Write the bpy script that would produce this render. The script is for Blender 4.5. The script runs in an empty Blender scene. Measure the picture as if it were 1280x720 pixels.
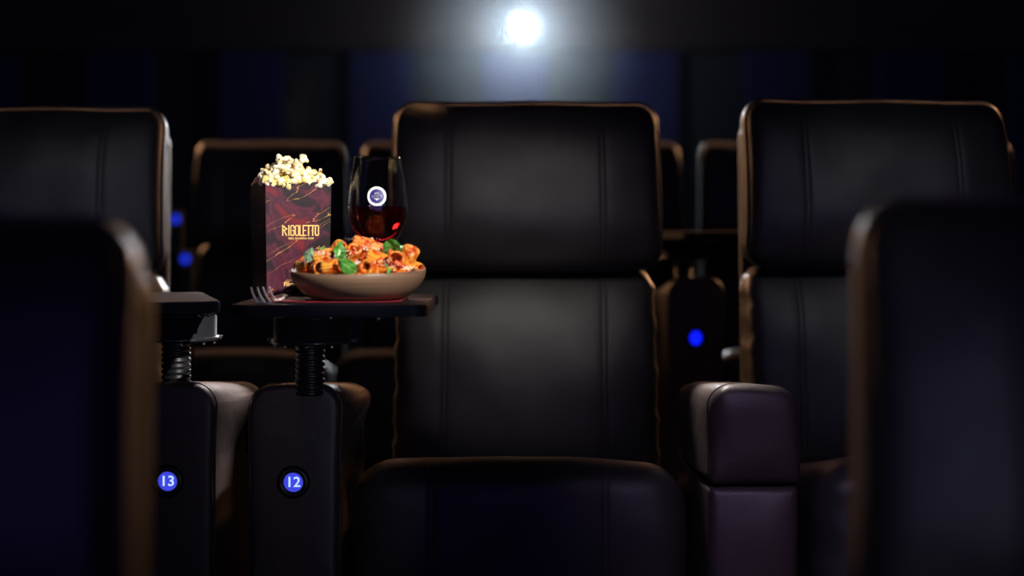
import bpy, bmesh, math, random
from mathutils import Vector, Matrix, Euler, noise
R = math.radians
C = bpy.context.scene.collection
scene = bpy.context.scene
rng = random.Random(7)

# ---------------------------------------------------------------- camera, world, light, exposure
FPX = 1944.0            # focal length in pixels of a 1280 wide frame
HY = 280.0              # row of the horizon
CAMZ = 0.95
cam_d = bpy.data.cameras.new('camera'); cam = bpy.data.objects.new('camera', cam_d); C.objects.link(cam)
cam.location = (0, 0, CAMZ); cam.rotation_euler = (R(90), 0, 0)
cam_d.sensor_width = 36; cam_d.lens = FPX / 1280 * 36
cam_d.shift_y = -(360 - HY) / 1280
cam_d.clip_start = 0.02
cam_d.dof.use_dof = True; cam_d.dof.focus_distance = 3.02; cam_d.dof.aperture_fstop = 1.5
scene.camera = cam
scene.view_settings.view_transform = 'Standard'
scene.view_settings.look = 'None'
scene.view_settings.exposure = 0.0
scene.view_settings.gamma = 1.0
scene.view_settings.use_curve_mapping = False

world = bpy.data.worlds.new('world'); scene.world = world; world.use_nodes = True
bg = world.node_tree.nodes['Background']; bg.inputs[0].default_value = (0.2, 0.25, 0.9, 1); bg.inputs[1].default_value = 0.002

def aim(o, target):
    o.rotation_euler = (Vector(target) - o.location).to_track_quat('-Z', 'Y').to_euler()
def spot(name, loc, target, energy, color, angle, blend=0.5, radius=0.03):
    l = bpy.data.lights.new(name, 'SPOT'); l.energy = energy; l.color = color
    l.spot_size = R(angle); l.spot_blend = blend; l.shadow_soft_size = radius
    o = bpy.data.objects.new(name, l); C.objects.link(o); o.location = loc; aim(o, target); return o
def area(name, loc, target, energy, color, sx, sy, spread=180):
    l = bpy.data.lights.new(name, 'AREA'); l.energy = energy; l.color = color
    l.shape = 'RECTANGLE'; l.size = sx; l.size_y = sy; l.spread = R(spread)
    o = bpy.data.objects.new(name, l); C.objects.link(o); o.location = loc; aim(o, target); return o

# hard ceiling spot on the tray of food
spot('food_spot', (0.72, 1.25, 2.02), (-0.33, 2.9, 0.93), 340, (1.0, 0.95, 0.88), 12.5, 0.35, 0.025)
# soft ceiling downlight over the middle recliner
spot('seat_downlight', (0.05, 0.9, 2.5), (0.02, 3.6, 0.84), 185, (1.0, 0.93, 0.88), 10.5, 1.0, 0.22)
spot('right_seat_downlight', (0.9, 0.9, 2.6), (0.90, 3.6, 0.85), 90, (0.9, 0.88, 1.0), 13, 1.0, 0.22)
spot('left_seat_downlight', (-1.1, 0.9, 2.6), (-1.0, 3.6, 0.95), 45, (0.9, 0.9, 1.0), 12, 1.0, 0.22)
spot('armrest_downlight', (0.35, 0.5, 1.9), (0.47, 2.95, 0.42), 190, (0.74, 0.58, 1.0), 9, 1.0, 0.25)
# cinema screen, dim and blue violet
area('screen_light', (0, -7.0, 1.8), (0, 3, 0.9), 52, (0.27, 0.2, 1.0), 8, 3.4)
# warm wall washers at the back of the hall that rim the seats
area('rear_washer_left', (-3.4, 8.6, 2.7), (-0.3, 3.4, 0.9), 24, (1.0, 0.5, 0.24), 1.2, 0.5, 75)
area('rear_washer_right', (3.4, 8.6, 2.7), (0.3, 3.4, 0.9), 24, (1.0, 0.5, 0.24), 1.2, 0.5, 75)
area('rear_cove', (0, 7.2, 3.15), (0, 3.6, 1.2), 16, (1.0, 0.5, 0.3), 7.0, 0.12, 110)
# unseen tall studio strips in front, added for streaks on glass and drum
area('studio_strip_left', (-1.75, -0.4, 1.15), (-0.3, 2.9, 0.95), 0.02, (1.0, 0.95, 0.9), 0.03, 1.1, 13)
area('studio_strip_right', (1.05, -0.8, 0.95), (-0.3, 2.9, 0.9), 0.10, (0.9, 0.97, 1.0), 0.04, 1.1, 13)
spot('console_downlight_warm', (0.1, 4.5, 2.8), (-0.38, 3.22, 0.66), 330, (1.0, 0.5, 0.22), 6.5, 0.6, 0.05)
spot('console_downlight_white', (0.3, 4.4, 2.9), (-0.59, 3.12, 0.66), 1300, (1.0, 0.93, 0.88), 5.5, 0.6, 0.05)
spot('armrest_backlight', (-0.1, 4.4, 2.9), (0.41, 3.08, 0.68), 1100, (1.0, 0.9, 0.82), 4.5, 0.6, 0.05)
PJ = Vector((0.086, 11.70, 2.419))
spot('projector_beam', (PJ.x, PJ.y - 0.16, PJ.z), (-0.1, 3.2, 1.0), 900, (0.85, 0.93, 1.0), 44, 0.6, 0.05)
gl = bpy.data.lights.new('projector_spill', 'POINT'); gl.energy = 17.0; gl.color = (0.62, 0.8, 1.0); gl.shadow_soft_size = 0.05
glo = bpy.data.objects.new('projector_spill', gl); C.objects.link(glo); glo.location = (PJ.x, PJ.y - 0.30, PJ.z)

# ---------------------------------------------------------------- materials
def mat(name, color, rough=0.5, metal=0.0, **kw):
    m = bpy.data.materials.new(name); m.use_nodes = True
    b = m.node_tree.nodes['Principled BSDF']
    b.inputs['Base Color'].default_value = (*color, 1); b.inputs['Roughness'].default_value = rough
    b.inputs['Metallic'].default_value = metal
    for k, v in kw.items():
        b.inputs[k.replace('_', ' ')].default_value = v
    return m
def nodes(m): return m.node_tree.nodes, m.node_tree.links, m.node_tree.nodes['Principled BSDF']
def coords(N, L, scale=(1, 1, 1), out='Object'):
    tc = N.new('ShaderNodeTexCoord'); mp = N.new('ShaderNodeMapping'); mp.inputs['Scale'].default_value = scale
    L.new(tc.outputs[out], mp.inputs['Vector']); return mp.outputs['Vector']
def add_noise_color(m, scale, c0, c1, lo=0.35, hi=0.65, detail=4, distort=0.0, vscale=(1, 1, 1)):
    N, L, b = nodes(m); v = coords(N, L, vscale)
    n = N.new('ShaderNodeTexNoise'); n.inputs['Scale'].default_value = scale; n.inputs['Detail'].default_value = detail
    n.inputs['Distortion'].default_value = distort
    r = N.new('ShaderNodeValToRGB'); r.color_ramp.elements[0].position = lo; r.color_ramp.elements[1].position = hi
    r.color_ramp.elements[0].color = (*c0, 1); r.color_ramp.elements[1].color = (*c1, 1)
    L.new(v, n.inputs['Vector']); L.new(n.outputs['Fac'], r.inputs['Fac']); L.new(r.outputs['Color'], b.inputs['Base Color']); return r
def add_bump(m, scale, strength, dist, kind='noise', vscale=(1, 1, 1)):
    N, L, b = nodes(m); v = coords(N, L, vscale)
    if kind == 'noise':
        n = N.new('ShaderNodeTexNoise'); n.inputs['Scale'].default_value = scale; n.inputs['Detail'].default_value = 4; o = n.outputs['Fac']
    else:
        n = N.new('ShaderNodeTexVoronoi'); n.inputs['Scale'].default_value = scale; o = n.outputs['Distance']
    bp = N.new('ShaderNodeBump'); bp.inputs['Strength'].default_value = strength; bp.inputs['Distance'].default_value = dist
    L.new(v, n.inputs['Vector']); L.new(o, bp.inputs['Height'])
    old = b.inputs['Normal'].links
    if old: L.new(old[0].from_socket, bp.inputs['Normal'])
    L.new(bp.outputs['Normal'], b.inputs['Normal'])
def emis(name, color, s):
    m = mat(name, (0.0, 0.0, 0.0), 0.6); b = m.node_tree.nodes['Principled BSDF']
    b.inputs['Emission Color'].default_value = (*color, 1); b.inputs['Emission Strength'].default_value = s; return m

M = {}
M['leather'] = mat('leather', (0.034, 0.031, 0.031), 0.46)
add_noise_color(M['leather'], 9, (0.028, 0.026, 0.026), (0.042, 0.038, 0.037))
add_bump(M['leather'], 420, 0.35, 0.0008, 'voronoi'); add_bump(M['leather'], 14, 0.35, 0.006)
M['arm_leather'] = mat('arm_leather', (0.05, 0.036, 0.036), 0.45)
add_bump(M['arm_leather'], 420, 0.35, 0.0008, 'voronoi'); add_bump(M['arm_leather'], 16, 0.45, 0.006)
M['piping'] = mat('piping', (0.05, 0.04, 0.035), 0.4)
M['stitch'] = mat('stitch', (0.06, 0.05, 0.045), 0.7)
M['base'] = mat('base', (0.01, 0.01, 0.011), 0.6)
M['tray'] = mat('tray', (0.008, 0.009, 0.018), 0.55, Specular_IOR_Level=0.2); add_bump(M['tray'], 900, 0.1, 0.0003)
M['black_metal'] = mat('black_metal', (0.07, 0.07, 0.085), 0.26, 0.7); add_bump(M['black_metal'], 600, 0.08, 0.0003)
M['rubber'] = mat('rubber', (0.015, 0.015, 0.017), 0.35)
M['steel'] = mat('steel', (0.9, 0.86, 0.85), 0.42, 0.5)
M['screw'] = mat('screw', (0.7, 0.72, 0.72), 0.25, 1.0)
M['wall_blue'] = mat('wall_blue', (0.03, 0.024, 0.12), 0.9); add_bump(M['wall_blue'], 150, 0.4, 0.003)
M['wall_dark'] = mat('wall_dark', (0.035, 0.03, 0.034), 0.9); add_bump(M['wall_dark'], 150, 0.4, 0.003)
M['wood_trim'] = mat('wood_trim', (0.07, 0.034, 0.022), 0.6)
add_noise_color(M['wood_trim'], 3, (0.05, 0.024, 0.016), (0.09, 0.045, 0.03), vscale=(0.4, 1, 8))
M['wall'] = mat('wall', (0.03, 0.026, 0.035), 0.9)
M['ceiling'] = mat('ceiling', (0.02, 0.02, 0.022), 0.95)
M['carpet'] = mat('carpet', (0.02, 0.012, 0.016), 1.0); add_noise_color(M['carpet'], 60, (0.014, 0.01, 0.014), (0.03, 0.014, 0.018))
add_bump(M['carpet'], 300, 0.6, 0.004)
M['lamp_blue'] = emis('lamp_blue', (0.07, 0.08, 1.0), 0.75)
M['lamp_num'] = emis('lamp_num', (0.35, 0.5, 1.0), 1.6)
M['lamp_far'] = emis('lamp_far', (0.003, 0.010, 1.0), 1.3)
M['lamp_dim'] = emis('lamp_dim', (0.02, 0.05, 1.0), 0.42)
M['lens'] = emis('lens', (1.0, 0.88, 0.82), 26.0)
M['ring'] = mat('ring', (0.012, 0.012, 0.014), 0.35)
M['gold'] = mat('gold', (1.0, 0.68, 0.22), 0.4, 0.1)
M['napkin'] = mat('napkin', (0.16, 0.004, 0.012), 0.5)
M['badge_white'] = mat('badge_white', (0.78, 0.74, 0.8), 0.4)
M['badge_blue'] = mat('badge_blue', (0.02, 0.012, 0.16), 0.4)
M['carton_inside'] = mat('carton_inside', (0.6, 0.5, 0.4), 0.8)

# marbled burgundy carton with gold veins
m = M['carton'] = mat('carton', (0.15, 0.01, 0.03), 0.33); N, L, b = nodes(m)
v = coords(N, L, (1, 1, 1))
n1 = N.new('ShaderNodeTexNoise'); n1.inputs['Scale'].default_value = 9; n1.inputs['Detail'].default_value = 2.5; n1.inputs['Distortion'].default_value = 2.6
r1 = N.new('ShaderNodeValToRGB'); e = r1.color_ramp.elements
e[0].position = 0.36; e[0].color = (0.006, 0.003, 0.006, 1); e[1].position = 0.70; e[1].color = (0.17, 0.006, 0.015, 1)
x = e.new(0.45); x.color = (0.02, 0.004, 0.010, 1); x = e.new(0.52); x.color = (0.10, 0.010, 0.030, 1); x = e.new(0.59); x.color = (0.045, 0.006, 0.02, 1)
L.new(v, n1.inputs['Vector']); L.new(n1.outputs['Fac'], r1.inputs['Fac'])
rot = N.new('ShaderNodeMapping'); rot.inputs['Rotation'].default_value = (0, R(28), 0); rot2 = N.new('ShaderNodeMapping'); rot2.inputs['Scale'].default_value = (0.8, 0.8, 5.0)
tc = N.new('ShaderNodeTexCoord'); L.new(tc.outputs['Object'], rot.inputs['Vector'])
n2 = N.new('ShaderNodeTexNoise'); n2.inputs['Scale'].default_value = 5.0; n2.inputs['Detail'].default_value = 5; n2.inputs['Distortion'].default_value = 0.15
L.new(rot.outputs['Vector'], rot2.inputs['Vector']); L.new(rot2.outputs['Vector'], n2.inputs['Vector'])
sb = N.new('ShaderNodeMath'); sb.operation = 'SUBTRACT'; sb.inputs[1].default_value = 0.44; L.new(n2.outputs['Fac'], sb.inputs[0])
ab1 = N.new('ShaderNodeMath'); ab1.operation = 'ABSOLUTE'; L.new(sb.outputs[0], ab1.inputs[0])
sb2 = N.new('ShaderNodeMath'); sb2.operation = 'SUBTRACT'; sb2.inputs[1].default_value = 0.585; L.new(n2.outputs['Fac'], sb2.inputs[0])
ab2 = N.new('ShaderNodeMath'); ab2.operation = 'ABSOLUTE'; L.new(sb2.outputs[0], ab2.inputs[0])
ab = N.new('ShaderNodeMath'); ab.operation = 'MINIMUM'; L.new(ab1.outputs[0], ab.inputs[0]); L.new(ab2.outputs[0], ab.inputs[1])
n3 = N.new('ShaderNodeTexNoise'); n3.inputs['Scale'].default_value = 60; L.new(v, n3.inputs['Vector'])
th = N.new('ShaderNodeMath'); th.operation = 'MULTIPLY'; th.inputs[1].default_value = 0.0055; L.new(n3.outputs['Fac'], th.inputs[0])
lt = N.new('ShaderNodeMath'); lt.operation = 'LESS_THAN'; L.new(ab.outputs[0], lt.inputs[0]); L.new(th.outputs[0], lt.inputs[1])
mx = N.new('ShaderNodeMixRGB'); L.new(lt.outputs[0], mx.inputs[0]); L.new(r1.outputs['Color'], mx.inputs[1]); mx.inputs[2].default_value = (0.62, 0.28, 0.06, 1)
L.new(mx.outputs[0], b.inputs['Base Color'])

# stoneware
m = M['stoneware'] = mat('stoneware', (0.2, 0.12, 0.08), 0.42); add_noise_color(m, 6, (0.12, 0.066, 0.042), (0.24, 0.145, 0.09), 0.3, 0.7, 5, 0.2, (0.5, 0.5, 22))
add_bump(m, 14, 0.3, 0.0012, 'noise', (0.3, 0.3, 22)); add_bump(m, 400, 0.15, 0.0006)
M['bowl_inside'] = mat('bowl_inside', (0.30, 0.2, 0.14), 0.35)

m = M['popcorn'] = mat('popcorn', (0.9, 0.8, 0.5), 0.6, Subsurface_Weight=0.15); m.node_tree.nodes['Principled BSDF'].inputs['Subsurface Scale'].default_value = 0.002
r = add_noise_color(m, 75, (0.85, 0.42, 0.05), (0.95, 0.88, 0.66), 0.30, 0.50, 3)
x = r.color_ramp.elements.new(0.40); x.color = (0.95, 0.74, 0.24, 1)
N, L, b = nodes(m)
# each kernel samples another place of the noise
oi = N.new('ShaderNodeObjectInfo'); mpn = [n for n in N if n.type == 'MAPPING'][0]; va = N.new('ShaderNodeVectorMath'); va.operation = 'SCALE'
cmb = N.new('ShaderNodeCombineXYZ'); L.new(oi.outputs['Random'], cmb.inputs[0]); L.new(oi.outputs['Random'], cmb.inputs[1]); L.new(cmb.outputs[0], va.inputs[0]); va.inputs['Scale'].default_value = 7
L.new(va.outputs[0], mpn.inputs['Location'])
add_bump(m, 220, 0.5, 0.0012)
M['hull'] = mat('hull', (0.45, 0.14, 0.01), 0.3)

m = M['pasta'] = mat('pasta', (0.8, 0.3, 0.04), 0.24, Coat_Weight=0.4, Subsurface_Weight=0.12); m.node_tree.nodes['Principled BSDF'].inputs['Subsurface Scale'].default_value = 0.003
r = add_noise_color(m, 55, (0.50, 0.04, 0.005), (0.80, 0.34, 0.045), 0.40, 0.56, 4, 0.8)
add_bump(m, 160, 0.6, 0.002)
m = M['saucy_pasta'] = mat('saucy_pasta', (0.7, 0.15, 0.03), 0.25); add_noise_color(m, 80, (0.45, 0.03, 0.006), (0.85, 0.28, 0.05), 0.35, 0.65, 5, 1.0)
add_bump(m, 220, 0.6, 0.003)
m = M['tomato'] = mat('tomato', (0.6, 0.05, 0.01), 0.2, Subsurface_Weight=0.15); m.node_tree.nodes['Principled BSDF'].inputs['Subsurface Scale'].default_value = 0.003
add_noise_color(m, 70, (0.42, 0.018, 0.006), (0.78, 0.16, 0.04), 0.35, 0.7, 4, 0.5); add_bump(m, 200, 0.6, 0.003)
m = M['sauce'] = mat('sauce', (0.5, 0.08, 0.01), 0.25); add_noise_color(m, 90, (0.30, 0.02, 0.004), (0.70, 0.17, 0.02), 0.35, 0.65, 5, 0.5); add_bump(m, 150, 0.8, 0.006)
m = M['basil'] = mat('basil', (0.06, 0.22, 0.03), 0.32); add_noise_color(m, 45, (0.025, 0.12, 0.012), (0.10, 0.33, 0.05), 0.3, 0.7, 3); add_bump(m, 120, 0.5, 0.002)
m = M['basil_pale'] = mat('basil_pale', (0.18, 0.3, 0.18), 0.5); add_noise_color(m, 45, (0.10, 0.2, 0.11), (0.24, 0.36, 0.22), 0.3, 0.7, 3)
M['midrib'] = mat('midrib', (0.20, 0.42, 0.12), 0.4)
M['cheese'] = mat('cheese', (0.93, 0.88, 0.76), 0.5)
m = M['glass'] = mat('glass', (1, 1, 1), 0.0, IOR=1.48, Transmission_Weight=1.0)
m = M['wine'] = mat('wine', (0.13, 0.003, 0.007), 0.0, IOR=1.34, Transmission_Weight=0.8)

# ---------------------------------------------------------------- helpers
def link(name, me, m, parent=None, smooth=True):
    if m is not None and not me.materials: me.materials.append(m)
    if smooth: me.shade_smooth()
    o = bpy.data.objects.new(name, me); C.objects.link(o)
    if parent is not None: o.parent = parent
    return o
def pd(name, vs, fs, m, parent=None, smooth=True):
    me = bpy.data.meshes.new(name); me.from_pydata([tuple(v) for v in vs], [], fs); me.update()
    return link(name, me, m, parent, smooth)
def from_bm(name, bm, m, parent=None, smooth=False):
    me = bpy.data.meshes.new(name); bmesh.ops.recalc_face_normals(bm, faces=bm.faces); bm.to_mesh(me); bm.free()
    return link(name, me, m, parent, smooth)
def empty(name, loc, label, cat, group=None, rz=0.0):
    o = bpy.data.objects.new(name, None); C.objects.link(o); o.location = loc; o.rotation_euler = (0, 0, rz)
    o.empty_display_size = 0.05
    return tag(o, label, cat, group)
def tag(o, label, cat, group=None, kind=None):
    o['label'] = label; o['category'] = cat
    if group: o['group'] = group
    if kind: o['kind'] = kind
    return o
def struct(o): o['kind'] = 'structure'; return o
def copy_tree(o, parent=None):
    c = o.copy(); C.objects.link(c)
    if parent is not None: c.parent = parent
    for ch in [q for q in list(o.children)]: copy_tree(ch, c)
    return c
def box_bm(bm, x0, x1, y0, y1, z0, z1, bev=0.0, seg=2):
    r = bmesh.ops.create_cube(bm, size=1)
    bmesh.ops.scale(bm, vec=(x1 - x0, y1 - y0, z1 - z0), verts=r['verts'])
    bmesh.ops.translate(bm, vec=((x0 + x1) / 2, (y0 + y1) / 2, (z0 + z1) / 2), verts=r['verts'])
    if bev:
        es = list({e for v in r['verts'] for e in v.link_edges})
        bmesh.ops.bevel(bm, geom=es, offset=bev, segments=seg, affect='EDGES', profile=0.5)
def box(name, x0, x1, y0, y1, z0, z1, m, parent=None, bev=0.0, seg=2):
    bm = bmesh.new(); box_bm(bm, x0, x1, y0, y1, z0, z1, bev, seg); return from_bm(name, bm, m, parent)
def lathe(name, prof, m, parent=None, n=48, smooth=True, loc=None, close=False):
    vs, fs = [], []
    for r_, z in prof:
        for k in range(n): a = 2 * math.pi * k / n; vs.append((r_ * math.cos(a), r_ * math.sin(a), z))
    P = len(prof)
    rows = range(P) if close else range(P - 1)
    for i in rows:
        j = (i + 1) % P
        for k in range(n): k2 = (k + 1) % n; fs.append((i * n + k, i * n + k2, j * n + k2, j * n + k))
    bm = bmesh.new(); me = bpy.data.meshes.new(name); me.from_pydata(vs, [], fs); bm.from_mesh(me); bpy.data.meshes.remove(me)
    bmesh.ops.remove_doubles(bm, verts=bm.verts, dist=1e-6)
    o = from_bm(name, bm, m, parent, smooth)
    if loc: o.location = loc
    return o
def tube_geo(path, rad, n=8, closed=False, cap=True):
    pts = [Vector(p) for p in path]; P = len(pts); vs, fs = [], []
    up = Vector((0, 0, 1)); prev = None
    for i, p in enumerate(pts):
        if closed: t = pts[(i + 1) % P] - pts[i - 1]
        else: t = pts[min(i + 1, P - 1)] - pts[max(i - 1, 0)]
        t.normalize()
        if prev is None:
            s = t.cross(up)
            if s.length < 0.1: s = t.cross(Vector((1, 0, 0)))
        else: s = prev - t * prev.dot(t)
        s.normalize(); prev = s; q = t.cross(s)
        rr = rad[i] if isinstance(rad, (list, tuple)) else rad
        ra, rb = rr if isinstance(rr, (list, tuple)) else (rr, rr)
        for k in range(n): a = 2 * math.pi * k / n; vs.append(p + s * math.cos(a) * ra + q * math.sin(a) * rb)
    for i in range(P if closed else P - 1):
        j = (i + 1) % P
        for k in range(n): k2 = (k + 1) % n; fs.append((i * n + k, i * n + k2, j * n + k2, j * n + k))
    if not closed and cap: fs.append(tuple(range(n))[::-1]); fs.append(tuple((P - 1) * n + k for k in range(n)))
    return vs, fs
def tube(name, path, rad, m, parent=None, n=8, closed=False):
    vs, fs = tube_geo(path, rad, n, closed)
    return pd(name, vs, fs, m, parent)
def at(px, py, d): return Vector(((px - 640) * d / FPX, d, CAMZ - (py - HY) * d / FPX))

def axis_points(W, edge, seams, step, estep):
    ps = set()
    n = 8
    for k in range(n + 1):
        q = W - edge * (1 - math.sin(math.pi / 2 * k / n)) if False else W - edge * (1 - math.cos(math.pi / 2 * (1 - k / n)))
        ps.add(round(q, 5)); ps.add(round(-q, 5))
    lim = W - edge; k = int(2 * lim / step) + 1
    for i in range(k + 1): ps.add(round(-lim + 2 * lim * i / k, 5))
    for s in seams:
        for d in (-.010, -.0075, -.0060, -.0045, -.003, 0, .003, .0045, .0060, .0075, .010): ps.add(round(s + d, 5))
    out = []
    for p in sorted(ps):
        if out and p - out[-1] < 0.0009: continue
        out.append(p)
    out[0] = -W; out[-1] = W
    return out
def cushion(name, w, h, d, Rt, Rb, r, m, parent=None, bulge=0.02, seams=(), deform=None, loc=(0, 0, 0), step=0.02, backbulge=0.0, groove=0.0015):
    """upholstered block: rounded in its front outline (Rt, Rb), soft front edge r, bulging front, double stitched seams"""
    W, H = w / 2, h / 2
    xs = axis_points(W, min(max(Rt, Rb, r), W * .95), seams, step, 0.006); zs = axis_points(H, min(max(Rt, Rb, r), H * .95), (), step, 0.006)
    def outline(x, z):
        Rr = Rt if z > 0 else Rb
        sx, sz = (1 if x >= 0 else -1), (1 if z >= 0 else -1)
        dx, dz = max(0, abs(x) - (W - Rr)), max(0, abs(z) - (H - Rr))
        if dx > 0 and dz > 0:
            f = max(dx, dz) / math.hypot(dx, dz); dx2, dz2 = dx * f, dz * f
            return sx * (W - Rr + dx2), sz * (H - Rr + dz2), Rr - max(dx, dz)
        return x, z, min(W - abs(x), H - abs(z))
    def fy(x, z, e):
        u, t = x / W, z / H
        y = -d / 2 - bulge * (1 - u ** 4) * (1 - t ** 4)
        if e < r: y += r - math.sqrt(max(0, r * r - (r - e) ** 2))
        for s in seams:
            for o_ in (-.006, .006): y += groove * math.exp(-((x - s - o_) / .0016) ** 2)
            y += 0.0010 * math.exp(-((x - s) / .02) ** 2)
        return y
    vs, fs = [], []
    nx, nz = len(xs), len(zs)
    for z0 in zs:
        for x0 in xs:
            x, z, e = outline(x0, z0); vs.append((x, fy(x, z, max(e, 0)), z))
    for z0 in zs:
        for x0 in xs:
            x, z, e = outline(x0, z0); e = max(e, 0)
            y = d / 2 + backbulge * (1 - (x / W) ** 4) * (1 - (z / H) ** 4)
            if e < r: y -= r - math.sqrt(max(0, r * r - (r - e) ** 2))
            vs.append((x, y, z))
    B = nx * nz
    for j in range(nz - 1):
        for i in range(nx - 1):
            a = j * nx + i; fs.append((a, a + 1, a + nx + 1, a + nx)); fs.append((B + a, B + a + nx, B + a + nx + 1, B + a + 1))
    rim = [i for i in range(nx)] + [j * nx + nx - 1 for j in range(1, nz)] + [(nz - 1) * nx + i for i in range(nx - 2, -1, -1)] + [j * nx for j in range(nz - 2, 0, -1)]
    K = 6; prev = rim
    for k in range(1, K + 1):
        if k < K:
            cur = []
            for q in rim:
                a, b_ = vs[q], vs[B + q]; f = k / K; cur.append(len(vs)); vs.append((a[0], a[1] + (b_[1] - a[1]) * f, a[2]))
        else: cur = [B + q for q in rim]
        n_ = len(rim)
        for i in range(n_): i2 = (i + 1) % n_; fs.append((prev[i2], prev[i], cur[i], cur[i2]))
        prev = cur
    if deform: vs = [deform(*p) for p in vs]
    o = pd(name, vs, fs, m, parent); o.location = loc
    o['fn'] = 0; del o['fn']
    return o, (lambda x, z: (lambda p: deform(*p) if deform else p)((x, fy(x, z, 1), z)))
def stitches(parent, surf, lines, loc, z0, z1):
    vs, fs = [], []
    for s in lines:
        z = z0
        while z < z1:
            a = Vector(surf(s, z)); b_ = Vector(surf(s, z + .0045)); i = len(vs)
            for p in (a, b_):
                for dx in (-.0006, .0006):
                    for dy in (-.0008, .0008): vs.append((p.x + dx, p.y + dy, p.z))
            for f in ((0, 1, 3, 2), (4, 6, 7, 5), (0, 4, 5, 1), (2, 3, 7, 6), (0, 2, 6, 4), (1, 5, 7, 3)): fs.append(tuple(i + q for q in f))
            z += .0075
    o = pd('stitching', vs, fs, M['stitch'], parent, False); o['kind'] = 'stuff'
    return o
_txt = {}
def text_mesh(body, size, depth):
    cu = bpy.data.curves.new('t', 'FONT'); cu.body = body; cu.size = size; cu.extrude = depth; cu.align_x = 'CENTER'; cu.align_y = 'CENTER'
    cu.resolution_u = 4; cu.offset = size * 0.012
    o = bpy.data.objects.new('t', cu); C.objects.link(o); bpy.context.view_layer.update()
    me = bpy.data.meshes.new_from_object(o.evaluated_get(bpy.context.evaluated_depsgraph_get()))
    bpy.data.objects.remove(o); bpy.data.curves.remove(cu)
    me.transform(Matrix.Rotation(R(90), 4, 'X')); return me

# ---------------------------------------------------------------- the hall
WY = 12.0
struct(box('floor', -6, 6, -8, WY, -0.62, -0.32, M['carpet']))
struct(box('trim_1', -6, 6, 2.35, 4.62, -0.32, 0.0, M['carpet'])).name = 'trim_1'
struct(box('trim_2', -6, 6, 4.62, WY, -0.32, 0.03, M['carpet']))
struct(box('ceiling', -6, 6, -8, WY, 3.3, 3.5, M['ceiling']))
struct(box('wall_left', -6.2, -6, -8, WY, -0.4, 3.4, M['wall']))
struct(box('wall_right', 6, 6.2, -8, WY, -0.4, 3.4, M['wall']))
struct(box('wall_front', -6.2, 6.2, -8.2, -8, -0.4, 3.4, M['wall']))
wb = struct(box('wall_back', -6.2, 6.2, WY, WY + 0.2, -0.4, 3.4, M['wall_dark']))
x = -2.765 - 0.506 * 6; k = 0
pm = {}
while x < 5.9:
    blue = (k % 2 == 1); dep = 0.10 if blue else 0.05
    bm = bmesh.new(); box_bm(bm, 0.003, 0.503, -dep, -0.001, 0.08, 2.27, 0.008)
    if blue not in pm: pm[blue] = from_bm('wall_panel', bm, M['wall_blue'] if blue else M['wall_dark'], wb); o = pm[blue]
    else: bm.free(); o = pm[blue].copy(); C.objects.link(o)
    o.location = (x, WY, 0)
    x += 0.506; k += 1
for xa in [-6 + 1.5 * q for q in range(8)]:
    o = box('fascia_board', xa + .002, xa + 1.498, WY - 0.12, WY - 0.001, 2.28, 3.29, M['wood_trim'], wb, 0.006)

hz_m = bpy.data.materials.new('haze'); hz_m.use_nodes = True
for n_ in list(hz_m.node_tree.nodes):
    if n_.type == 'BSDF_PRINCIPLED': hz_m.node_tree.nodes.remove(n_)
vs_ = hz_m.node_tree.nodes.new('ShaderNodeVolumeScatter'); vs_.inputs['Density'].default_value = 0.02; vs_.inputs['Color'].default_value = (0.78, 0.9, 1, 1); vs_.inputs['Anisotropy'].default_value = 0.5
hz_m.node_tree.links.new(vs_.outputs[0], hz_m.node_tree.nodes['Material Output'].inputs['Volume'])
hzo = box('haze', -5.9, 5.9, 9.4, WY - 0.42, 0.1, 3.25, hz_m)
tag(hzo, 'faint bluish haze in the air around the projector light', 'haze', None, 'stuff')

# projector: round lens in a black housing standing out of the wall
pj = empty('projector', (PJ.x, PJ.y, PJ.z), 'glowing round white projector lens high on the dark back wall', 'projector')
box('housing', -0.13, 0.13, 0.02, 0.30, -0.11, 0.11, M['black_metal'], pj, 0.015)
o = lathe('lens_barrel', [(0.080, 0.0), (0.098, 0.0), (0.102, 0.01), (0.102, 0.10), (0.080, 0.10), (0.080, 0.0)], M['black_metal'], pj); o.rotation_euler = (R(90), 0, 0); o.location = (0, 0.02, 0)
o = lathe('lens', [(0.0, 0.008), (0.03, 0.0065), (0.058, 0.003), (0.078, -0.004), (0.078, -0.01), (0, -0.01)], M['lens'], pj); o.rotation_euler = (R(90), 0, 0); o.location = (0, -0.065, 0)

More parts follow.
